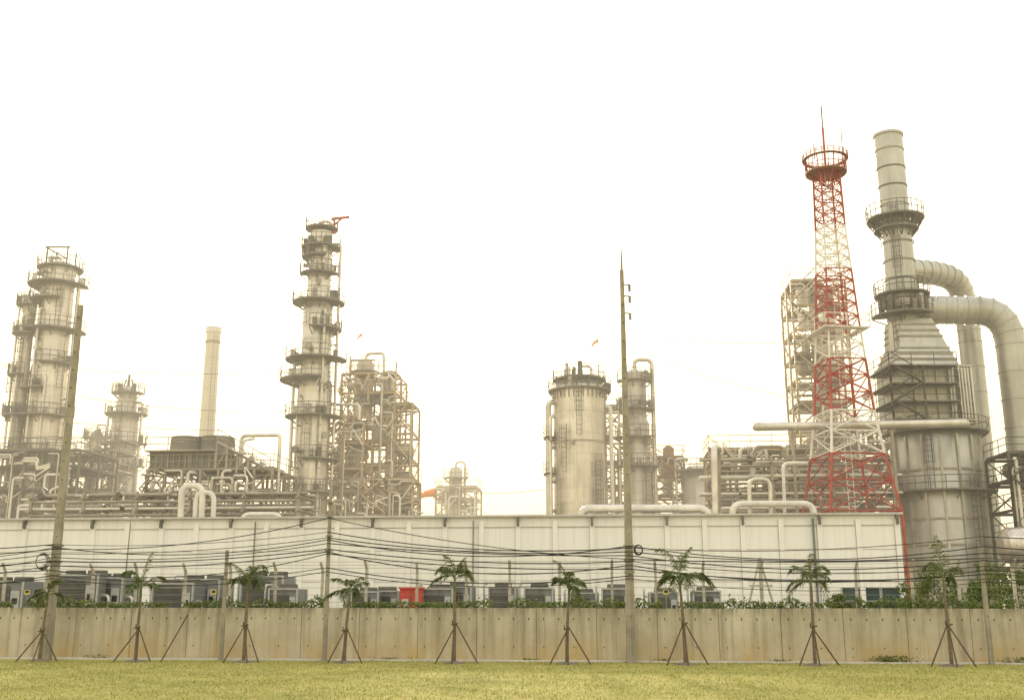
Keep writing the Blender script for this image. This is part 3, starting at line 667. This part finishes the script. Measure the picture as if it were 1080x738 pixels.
for px in (640,680,720): q=P(px,536,Y-0.3); b.tube((q.x,q.y,0),(q.x,q.y,q.z-r),0.12,'steel',n=4)
b.build('product_pipeline')
Y=76; b=MB()
b.path([P(753,560,Y)-Vector((0,0,5.5)),P(753,472,Y),P(757,472,Y+3),P(757,545,Y+6)],0.24,'pipe',n=12,bend=0.8)
b.path([P(772,560,Y)-Vector((0,0,5.5)),P(772,531,Y),P(858,531,Y),P(858,560,Y)-Vector((0,0,5.5))],0.24,'pipew',n=12,bend=0.8,seam=0.03)
b.path([P(790,560,Y+1)-Vector((0,0,5.5)),P(790,505,Y+1),P(812,505,Y+1),P(812,560,Y+1)-Vector((0,0,5))],0.16,'pipe',n=12,bend=0.6)
b.path([P(826,560,Y+2)-Vector((0,0,5.5)),P(826,488,Y+2),P(850,488,Y+2),P(850,488,Y+9)],0.13,'pipew',n=12,bend=0.5)
b.build('riser_pipe')
pipe_rack('pipe_rack',752,935,88,[541,525,508,490],6)
Y=94; b=MB(); p=P(800,500,Y); frame(b,(p.x,Y,0),9,5,rangez([545,522,500,478],Y),4,1,WR,'steelb','mid',0.5,0.95); b.build('process_structure',(p.x,Y,0))
Y=102; b=MB(); p=P(864,420,Y)
frame(b,(p.x,Y,0),5.2,6,rangez([545,522,500,478,455,430,405,380,355,330,305],Y),2,2,WR,'steelb','mid',0.6,0.85)
c=(p.x+0.6,Y); b.lathe(c,[(3,1.1),(ZZ(312,Y),1.1),(ZZ(307,Y),0.6),(ZZ(306.5,Y),0.02)],'alu2',24)
b.build('reactor_structure',(p.x,Y,0))
b=MB(); p=P(905,480,Y-4); frame(b,(p.x,Y-4,0),5,5,rangez([545,520,497,475,452],Y-4),2,1,WR,'steel','mid',0.6,0.8); b.build('process_structure',(p.x,Y-4,0))
# ------------------------------------------------------------ red/white lattice tower
Y=82; ax=P(883.5,350,Y).x; b=MB()
kk=0.88
zk=ZZ(541,Y)
prof=[(ZZ(184,Y),11.5*mpx(178,Y)*kk),(ZZ(245,Y),13*mpx(245,Y)*kk),(ZZ(345,Y),19*mpx(345,Y)*kk),(ZZ(435,Y),26*mpx(435,Y)*kk),(ZZ(487,Y),33*mpx(487,Y)*kk),(zk,43*mpx(540,Y)*kk),(0,43.5*mpx(540,Y)*kk)]
def hw(z):
    for i in range(len(prof)-1):
        if prof[i+1][0]<=z<=prof[i][0]:
            t=(z-prof[i+1][0])/(prof[i][0]-prof[i+1][0]); return prof[i+1][1]*(1-t)+prof[i][1]*t
    return prof[0][1]
def bc(z):
    for q,m_ in ((240,'red'),(290,'white'),(345,'red'),(382,'white'),(436,'red'),(487,'white')):
        if z>=ZZ(q,Y): return m_
    return 'red'
rt=rad(6)
b.xf((ax,Y,0),rt)
lev=[0,zk*0.5,zk]; z=zk
while z<prof[0][0]-0.6:
    z+=max(0.95,hw(z)*0.85); lev.append(min(z,prof[0][0]))
for i in range(len(lev)-1):
    za,zb=lev[i],lev[i+1]; ha,hb=hw(za),hw(zb); m_=bc((za+zb)/2); lw=0.19 if za<20 else 0.15
    ca=[(-ha,-ha),(ha,-ha),(ha,ha),(-ha,ha)]; cb=[(-hb,-hb),(hb,-hb),(hb,hb),(-hb,hb)]
    for q in range(4):
        a0,a1=ca[q],ca[(q+1)%4]; b0,b1=cb[q],cb[(q+1)%4]
        b.beam((*a0,za),(*b0,zb),lw,m_)
        b.beam((*a0,za),(*b1,zb),lw*0.5,m_); b.beam((*a1,za),(*b0,zb),lw*0.5,m_)
        b.beam((*b0,zb),(*b1,zb),lw*0.55,m_)
zp=ZZ(183,Y)
b.arcplat((0,0),zp,0.1,21*mpx(180,Y),-180,180,'rust','red',1.2,br=1.2)
b.arcplat((0,0),zp+1.25,20*mpx(180,Y),23.5*mpx(180,Y),-180,180,'rust','red',0.4,th=0.1,br=1.1)
b.tube((0,0,zp),(0,0,ZZ(135,Y)),0.1,'red',n=6); b.tube((0,0,ZZ(135,Y)),(0,0,ZZ(112,Y)),0.06,'dark',n=6)
b.tube((-0.9,0,zp+1.2),(-0.9,0,zp+2.6),0.05,'steel',n=6); b.tube((1.6,0,zp),(1.6,0,ZZ(135,Y)),0.04,'dark',n=5)
zq=ZZ(350,Y); h_=hw(zq)+0.6
for sx,sy,ex,ey in ((-1,-1,1,-1),(1,-1,1,1),(1,1,-1,1),(-1,1,-1,-1)):
    b.rail((sx*h_,sy*h_,zq),(ex*h_,ey*h_,zq),'white'); mxx,myy=(sx+ex)/2,(sy+ey)/2
    b.box((mxx*(h_-0.35),myy*(h_-0.35),zq),(2*h_ if mxx==0 else 0.7,2*h_-1.45 if myy==0 else 0.7,0.08),'white')
b.ladder((0,0),0.1,-90,1,prof[0][0],m='white',cage=False)
for (zz_,aa) in ((ZZ(352,Y)+1.2,-1),(ZZ(418,Y),1)):
    b.tube((aa*(hw(zz_)+0.1),-0.5,zz_),(aa*(hw(zz_)+0.1),-0.95,zz_),0.4,'white',n=16)
b.xf(); b.build('lattice_communication_tower',(ax,Y,0))
# ------------------------------------------------------------ flue stack with furnace
Y=88; c=loc(943,220,Y); b=MB()
zt=ZZ(143,Y); r=14.6*mpx(200,Y)
zb1=ZZ(340,Y)
b.lathe(c,[(zb1-3,r*1.12),(ZZ(300,Y),r*1.1),(ZZ(245,Y),r),(zt,r)],'stack',36)
b.lathe(c,[(zt,r),(zt+0.01,r*0.9),(zt-3,r*0.9)],'dark',36)
b.ringband(c,zt-0.1,r,0.22,'stack',36,0.1)
z=zt-1.6
while z>zb1:
    b.ringband(c,z,r*(1.0 if z>ZZ(245,Y) else 1.09),0.12,'dark' if int(z*10)%3==0 else 'steel',36,0.05); z-=1.75
for (py,w_,a0,a1) in ((232,1.15,-180,180),(312,1.0,-180,180),(334,1.35,-200,60),(243,0.6,-180,180)):
    b.arcplat(c,ZZ(py,Y),r*1.05,r*1.05+w_,a0,a1,'mid','dark',1.15)
for q in range(12):
    a=rad(q*360/12); z=ZZ(234,Y); b.beam((c[0]+(r+1.1)*math.cos(a),c[1]+(r+1.1)*math.sin(a),z),(c[0]+r*math.cos(a),c[1]+r*math.sin(a),z-1.6),0.11,'dark')
b.ladder(c,r*1.1,-130,ZZ(400,Y),ZZ(330,Y)); b.ladder(c,r*1.15,-60,ZZ(332,Y),ZZ(310,Y)+1); b.ladder(c,r*1.1,-115,ZZ(312,Y),ZZ(232,Y)+1)
for q in range(10):
    a=rad(-170+q*17); b.box((c[0]+(r+0.8)*math.cos(a),c[1]+(r+0.8)*math.sin(a),ZZ(334,Y)+U(0.3,0.9)),(U(0.3,0.6),0.4,U(0.6,1.6)),random.choice(['dark','mid','steel']),rot=a)
zh=ZZ(340,Y); zl=ZZ(392,Y); zc2=ZZ(452,Y); cx=P(975,420,Y).x
hoff=[(zh,1.5,c[0]+0.3),((zh+zl)/2,1.9,c[0]+0.7),(zl,2.7,cx-0.6)]
for i in range(2):
    z0,h0,x0=hoff[i]; z1_,h1,x1=hoff[i+1]
    vs=[(x0-h0,Y-h0,z0),(x0+h0,Y-h0,z0),(x0+h0,Y+h0,z0),(x0-h0,Y+h0,z0),(x1-h1,Y-h1,z1_),(x1+h1,Y-h1,z1_),(x1+h1,Y+h1,z1_),(x1-h1,Y+h1,z1_)]
    b.add(vs,[(0,1,5,4),(1,2,6,5),(2,3,7,6),(3,0,4,7),(0,3,2,1),(4,5,6,7)],'stack')
    for q in range(1,4):
        t=q/4; zz_=z0+(z1_-z0)*t; hh=h0+(h1-h0)*t+0.08; xx=x0+(x1-x0)*t; b.box((xx,Y,zz_),(2*hh,2*hh,0.14),'steel')
b.box((cx,Y,(zl+zc2)/2),(6.0,5.6,zl-zc2),'stack')
for q in range(7): b.box((cx-2.9+q*0.97,Y-2.88,(zl+zc2)/2),(0.16,0.16,zl-zc2),'alu2')
for q in range(4): b.box((cx,Y-2.9,zc2+0.3+(zl-zc2-0.4)*q/3),(6.1,0.2,0.16),'alu2')
for q in range(8): b.tube((cx+1.0+q*0.26,Y-3.1,zc2+0.4),(cx+1.0+q*0.26,Y-3.1,zl-0.3),0.08,'pipew',n=8)
for py in (396,414,432,450):
    z=ZZ(py,Y); b.box((cx-1.6,Y-3.7,z),(5.6,1.4,0.1),'mid'); b.rail((cx-4.4,Y-4.35,z),(cx+1.2,Y-4.35,z)); b.box((cx-3.7,Y-1,z),(1.4,4,0.1),'mid'); b.rail((cx-4.4,Y-4.35,z),(cx-4.4,Y+1,z))
for x in (cx-4.3,cx-1.6,cx+1.1): b.beam((x,Y-4.2,ZZ(452,Y)),(x,Y-4.2,ZZ(396,Y)),0.18,'dark')
for q in range(3):
    za,zb_=[(450,432),(432,414),(414,396)][q]; xa,xb_=(cx-4.2,cx-1.8) if q%2 else (cx-1.8,cx-4.2)
    b.beam((xa,Y-4.5,ZZ(za,Y)),(xb_,Y-4.5,ZZ(zb_,Y)),0.2,'dark'); b.beam((xa,Y-4.5,ZZ(za,Y)+1),(xb_,Y-4.5,ZZ(zb_,Y)+1),0.08,'dark')
c3=loc(991,520,Y); rr=44*mpx(520,Y); zt3=ZZ(455,Y)
b.lathe(c3,[(0.8,rr),(zt3-0.6,rr),(zt3,rr*0.9),(zt3+0.05,0.1)],'stack',48)
for z in (2.5,4.5,6.5,8.6,10.6,12.6): 
    if z<zt3: b.ringband(c3,z,rr,0.16,'steel',48,0.08)
for q in range(16):
    a=rad(q*22.5+6); b.box((c3[0]+(rr+.06)*math.cos(a),c3[1]+(rr+.06)*math.sin(a),(zt3)/2),(0.16,0.18,zt3-1.4),'alu2',rot=a)
b.arcplat(c3,ZZ(520,Y),rr,rr+1.0,-180,0); b.arcplat(c3,ZZ(458,Y),rr*0.9,rr+0.8,-200,20)
b.ladder(c3,rr+0.1,-70,1,ZZ(520,Y)+1); b.ladder(c3,rr+0.1,-120,ZZ(520,Y),ZZ(458,Y)+1)
for q in range(12):
    a=rad(q*30); b.beam((c3[0]+(rr-.2)*math.cos(a),c3[1]+(rr-.2)*math.sin(a),0),(c3[0]+(rr-.2)*math.cos(a),c3[1]+(rr-.2)*math.sin(a),1),0.3,'steel')
rd=13.5*mpx(330,Y)
b.path([Vector((c[0],Y,ZZ(286,Y))),P(985,287,Y+1),P(1012,296,Y+2.5),P(1020,335,Y+3.5),Vector((P(1020,335,Y+3.5).x,Y+3.5,4))],rd*0.92,'stack',n=24,bend=2.3,seam=0.05,seg=4)
pd=P(1064,330,Y-1.5)
b.path([Vector((c[0]+0.5,Y,ZZ(327,Y))),P(1000,327,Y-1),P(1062,328,Y-1.5),Vector((pd.x,Y-1.5,2))],rd*1.08,'stack',n=24,bend=3.0,seam=0.05,seg=5)
b.build('flue_gas_stack',(c[0],c[1],0))
Y=81; b=MB(); r=4.4*mpx(447,Y)
b.path([P(798,450,Y+8),P(798,450,Y+0.5),P(1018,446,Y),P(1018,446,Y+4)],r,'pipe',n=14,bend=0.7,seam=0.04)
for px in (835,940): q=P(px,449,Y+0.3); b.tube((q.x,q.y,0),(q.x,q.y,q.z-r),0.14,'steel',n=4)
b.build('transfer_pipeline')
Y=84; b=MB(); p=P(1075,540,Y); frame(b,(p.x+1.5,Y,0),5.5,5,rangez([600,570,540,510,482],Y),2,1,WR,'dark','mid',0.8,0.8)
b.build('duct_support_structure',(p.x,Y,0))
b=MB(); q=P(1072,575,76); vessel_h(b,(q.x-0.6,76,q.z),(q.x+6,76,q.z),1.3,'alu'); b.box((q.x,76,q.z/2-0.6),(0.5,1.6,q.z-1.2),'post'); b.box((q.x+5,76,q.z/2-0.6),(0.5,1.6,q.z-1.2),'post'); b.build('pressure_vessel',(q.x,76,0))
# ------------------------------------------------------------ utility poles
def pole(px,pyb,pyt,w0,w1,spike=None):
    Xb=P(px,pyb,43).x; Y=wy(Xb,43.2); X=P(px,pyb,Y).x; zt=ZZ(pyt,Y); b=MB()
    b.tube((X,Y,-0.2),(X,Y,zt),w0*0.7,'pole',r1=w1*0.7,n=4)
    z=1.0
    while z<zt-0.5: b.tube((X,Y-w0*0.6,z),(X,Y+w0*0.6,z),0.018,'black',n=5); z+=0.8
    if spike:
        zs=ZZ(spike,Y); b.tube((X,Y,zt-0.3),(X,Y,zt+0.5),0.09,'steel',n=8); b.tube((X,Y,zt+0.4),(X,Y,zs),0.06,'steel',r1=0.02,n=6)
    return b,X,Y,zt
def coil(b,X,Y,z,r=0.28):
    for k in range(4):
        pr=None
        for i in range(17):
            t=i/16*2*math.pi; p=(X+r*(1-0.08*k)*math.cos(t),Y-0.05*k,z+r*1.15*(1-0.06*k)*math.sin(t))
            if pr: b.tube(pr,p,0.014,'black',n=4,caps=False)
            pr=p
poles={}
b,X,Y,zt=pole(49,690,322,0.34,0.2); coil(b,X-0.4,Y-0.3,ZZ(592,Y),0.3)
for py in (575,592,605): b.box((X,Y,ZZ(py,Y)),(0.42,0.42,0.08),'steel'); b.tube((X-0.35,Y-0.2,ZZ(py,Y)),(X+0.35,Y-0.2,ZZ(py,Y)),0.03,'steel',n=6)
b.build('utility_pole',(X,Y,0)); poles[0]=(X,Y)
b,X,Y,zt=pole(666,697,297,0.36,0.17,258); coil(b,X+0.35,Y-0.3,ZZ(580,Y),0.18)
for py in (300,312,330): 
    z=ZZ(py,Y); b.tube((X,Y,z),(X+0.35,Y-0.1,z-0.05),0.03,'steel',n=6)
    for q in range(3): b.tube((X+0.3,Y-0.1,z-0.12-0.1*q),(X+0.3,Y-0.1,z-0.06-0.1*q),0.07,'unit',n=10)
for py in (575,590,603): b.box((X,Y,ZZ(py,Y)),(0.4,0.4,0.08),'steel')
b.build('utility_pole',(X,Y,0)); poles[2]=(X,Y)
b,X,Y,zt=pole(342,695,518,0.19,0.12)
for py in (530,545,565,580): b.box((X,Y,ZZ(py,Y)),(0.26,0.26,0.06),'steel'); b.tube((X,Y-0.1,ZZ(py,Y)),(X,Y-0.35,ZZ(py,Y)),0.04,'unit',n=8)
b.build('utility_pole',(X,Y,0)); poles[1]=(X,Y)
b,X,Y,zt=pole(233,692,580,0.17,0.12); b.build('utility_pole',(X,Y,0))
b,X,Y,zt=pole(1046,700,575,0.17,0.12); b.build('utility_pole',(X,Y,0)); poles[3]=(X,Y)
def wire(b,a,c,sag,r=0.014,n=14):
    a=Vector(a);c=Vector(c); pr=None
    for i in range(n+1):
        t=i/n; p=a.lerp(c,t); p.z-=sag*4*t*(1-t)
        if pr: b.tube(pr,p,r,'black',n=4,caps=False)
        pr=p
b=MB()
ext=(-32,wy(-32,43.2)); ext2=(34,wy(34,43.2))
nodes=[ext,poles[0],poles[1],poles[2],poles[3],ext2]
hts=[[ZZ(q,43) for q in hs_] for hs_ in ((570,572,560,578,568,562),(585,582,566,582,585,585),(597,590,578,592,598,598),(603,600,583,600,606,606),(608,606,598,607,611,611),(580,577,545,590,590,590),(592,586,572,586,592,592),(600,595,581,596,602,602),(611,609,602,610,614,614),(576,575,568,576,578,576))]
for hs in hts:
    off=-0.2-0.12*R()
    for i in range(5):
        a,c=nodes[i],nodes[i+1]
        wire(b,(a[0],a[1]+off,hs[i]),(c[0],c[1]+off,hs[i+1]),U(0.1,0.6),U(0.012,0.022))
b.build('power_line')
b=MB()
for (xa,ya,xb,yb_,s) in ((-30,380,320,392,0.8),(-30,432,330,452,1.0),(85,418,330,432,0.8),(320,392,600,372,1.5),(640,349,850,360,0.7),(640,352,840,420,1.0),(500,520,600,512,0.3),(-40,395,40,378,0.2)):
    Y=120; wire(b,P(xa,ya,Y),P(xb,yb_,Y),s,0.035,20)
b.build('overhead_line')
b=MB(); 
pt=P(801,588,46.5)
for q in ((783,640),(822,640)): e_=P(q[0],q[1],46.5); b.tube(pt,Vector((e_.x,46.5,1.2)),0.05,'post',n=5)
b.tube(pt,(pt.x,46.5,0),0.07,'post',n=6); b.tube((pt.x-0.5,46.5,3.0),(pt.x+0.5,46.5,3.0),0.04,'post',n=5)
b.build('braced_fence_post',(pt.x,46.5,0))
b=MB(); p=P(135,560,47); b.tube((p.x,47,0),(p.x+0.1,47,ZZ(525,47)),0.045,'steel',r1=0.02,n=6)
b.tube((p.x+0.1,47,ZZ(525,47)),(p.x+0.35,46.8,ZZ(522,47)),0.02,'steel',n=6); b.box((p.x+0.4,46.8,ZZ(522,47)),(0.3,0.12,0.06),'unitl')
b.build('street_lamp',(p.x,47,0))
for px in (8,218,700):
    p=P(px,624,45.2); b=MB(); b.box((0,0,0),(0.24,0.02,0.2),'yellow'); b.box((0,-0.013,0.02),(0.15,0.008,0.10),'black'); b.tube((0,0.03,-1.0),(0,0.03,0.2),0.02,'steel',n=6)
    o=b.build('warning_sign'); o.location=(p.x,wy(p.x,45.1),p.z)
# ------------------------------------------------------------ palms
def palm(px,pyb,pyc,spread,seed):
    random.seed(seed)
    X0=P(px,pyb,42).x; Y=wy(X0,42.6)-0.4; X=P(px,pyb,Y).x
    b=MB(); H=ZZ(pyc,Y)-0.12
    lean=U(-0.15,0.15); pts=[]
    for i in range(8):
        t=i/7; pts.append(Vector((X+lean*t*t,Y,H*t-0.02*(i==0))))
    for i in range(7):
        r0=0.075-0.004*i; b.tube(pts[i],pts[i+1],r0,'trunk',r1=r0-0.004,n=9,caps=False)
        for q in range(3): 
            z=pts[i].lerp(pts[i+1],q/3); b.tube(z,z+Vector((0,0,0.025)),r0+0.008,'trunk',n=9)
    top=pts[-1]; b.tube(top-Vector((0,0,0.05)),top+Vector((0,0,0.42)),0.055,'shaft',r1=0.03,n=9)
    nf=random.randint(7,11); a0=U(0,6.28)
    for k in range(nf):
        az=a0+2*math.pi*k/nf+U(-0.5,0.5); el=U(0.1,1.1) if k%3 else U(0.9,1.45); L_=U(0.85,1.6)*spread
        d=Vector((math.cos(az)*math.cos(el),math.sin(az)*math.cos(el),math.sin(el))); p=top+Vector((0,0,U(0.2,0.42)))
        ns=14; st=L_/ns; side=Vector((-math.sin(az),math.cos(az),0)); droop=U(0.08,0.22)
        for i in range(ns):
            q=p+d*st; b.tube(p,q,0.014*(1-i/ns)+0.004,'shaft',n=4,caps=False)
            t=(i+1)/ns
            if i>1:
                ll=0.34*spread*math.sin(math.pi*min(1,0.15+t*0.83))**0.6*U(0.65,1.2)+0.05
                for sg in (-1,1):
                    for rep in range(3):
                        if R()<0.1: continue
                        o_=p.lerp(q,0.33*rep+U(0,0.2)); dd=(side*sg*0.75+d*0.65+Vector((0,0,U(-0.6,0.25)))).normalized()
                        wv=d*0.015
                        m1=o_+dd*ll*0.5; tip=o_+dd*ll+Vector((0,0,-0.35*ll)); 
                        b.add([o_-wv*0.5,o_+wv*0.5,m1+wv,tip,m1-wv],[(0,1,2,3,4)],'palm')
            p=q; d=(d+Vector((0,0,-droop*(0.6+t*1.2)))).normalized()
    for k in range(3):
        a=[-2.75,-0.35,-1.5][k]+U(-0.3,0.3); rr=U(0.7,1.0)
        b.tube((X+rr*math.cos(a),Y+rr*math.sin(a)*0.8,-0.02),(X+lean*0.3-0.06*math.cos(a),Y,H*U(0.48,0.62)),0.032,'bamboo',r1=0.024,n=6)
    b.tube((X-0.13,Y-0.09,H*0.5),(X+0.13,Y-0.09,H*0.52),0.03,'bamboo',n=6); b.tube((X-0.09,Y,H*0.5),(X-0.09,Y,H*0.56),0.02,'black',n=5)
    b.lathe((X,Y),[(-0.02,0.5),(0.05,0.38),(0.09,0.1),(0.09,0.01)],'trunk',14)
    b.build('palm_tree',(X,Y,0))
for i,(px,pyb,pyc,sp_) in enumerate([(42,693,631,0.75),(143,694,624,1.0),(257,695,619,0.85),(363,697,628,0.85),(479,698,615,0.9),(598,698,624,0.9),(723,699,613,1.05),(860,701,618,1.1),(1004,701,614,1.05)]):
    palm(px,pyb,pyc,sp_,140+i)
random.seed(5)
b=MB(); p=P(170,690,43.3); b.tube((p.x,43.3,0),P(198,648,43.8),0.03,'bamboo',n=6); b.build('timber_prop')
# ------------------------------------------------------------ shrubs/trees on the right behind the wall
def tree(X,Y,H,R_,n,seed):
    random.seed(seed); b=MB()
    b.tube((X,Y,0),(X+0.1,Y,H*0.6),0.12,'trunk',r1=0.07,n=8)
    cl=[]
    for k in range(9):
        a=U(0,6.28); rr=R_*U(0.2,0.75); q=Vector((X+rr*math.cos(a),Y+rr*math.sin(a),H*U(0.5,0.92))); cl.append((q,R_*U(0.28,0.5)))
        b.tube((X+0.05,Y,H*U(0.3,0.55)),q,0.05,'trunk',r1=0.015,n=5)
    pts=[]
    for k in range(n):
        q,r=random.choice(cl); v=Vector((random.gauss(0,1),random.gauss(0,1),random.gauss(0,0.8))).normalized()*r*(R()**0.4); pts.append(q+v)
    leaves(b,pts,0.1,'leaf'); b.build('broadleaf_tree',(X,Y,0))
for i,(px,Y,H,R_) in enumerate([(968,54,3.6,1.2),(990,58,4.2,1.5),(1020,53,3.3,1.2),(1040,60,4.6,1.5),(1066,55,3.9,1.4),(1090,57,4.2,1.6),(884,62,2.8,0.8)]):
    tree(P(px,620,Y).x,Y,H,R_,1100,300+i)
random.seed(11)
b=MB(); pts=[]
for cxp,n_,wd_,hh in ((935,380,0.9,0.28),(700,90,0.5,0.15),(410,90,0.6,0.14),(80,90,0.5,0.18),(560,60,0.5,0.12),(1060,160,0.8,0.25),(820,60,0.4,0.12)):
    X=P(cxp,697,43).x
    for k in range(n_): x=X+random.gauss(0,wd_*0.5); pts.append((x,wy(x,43.75)+U(-0.25,0.05),hh*R()**1.5))
leaves(b,pts,0.06,'weed'); b.build('weeds')
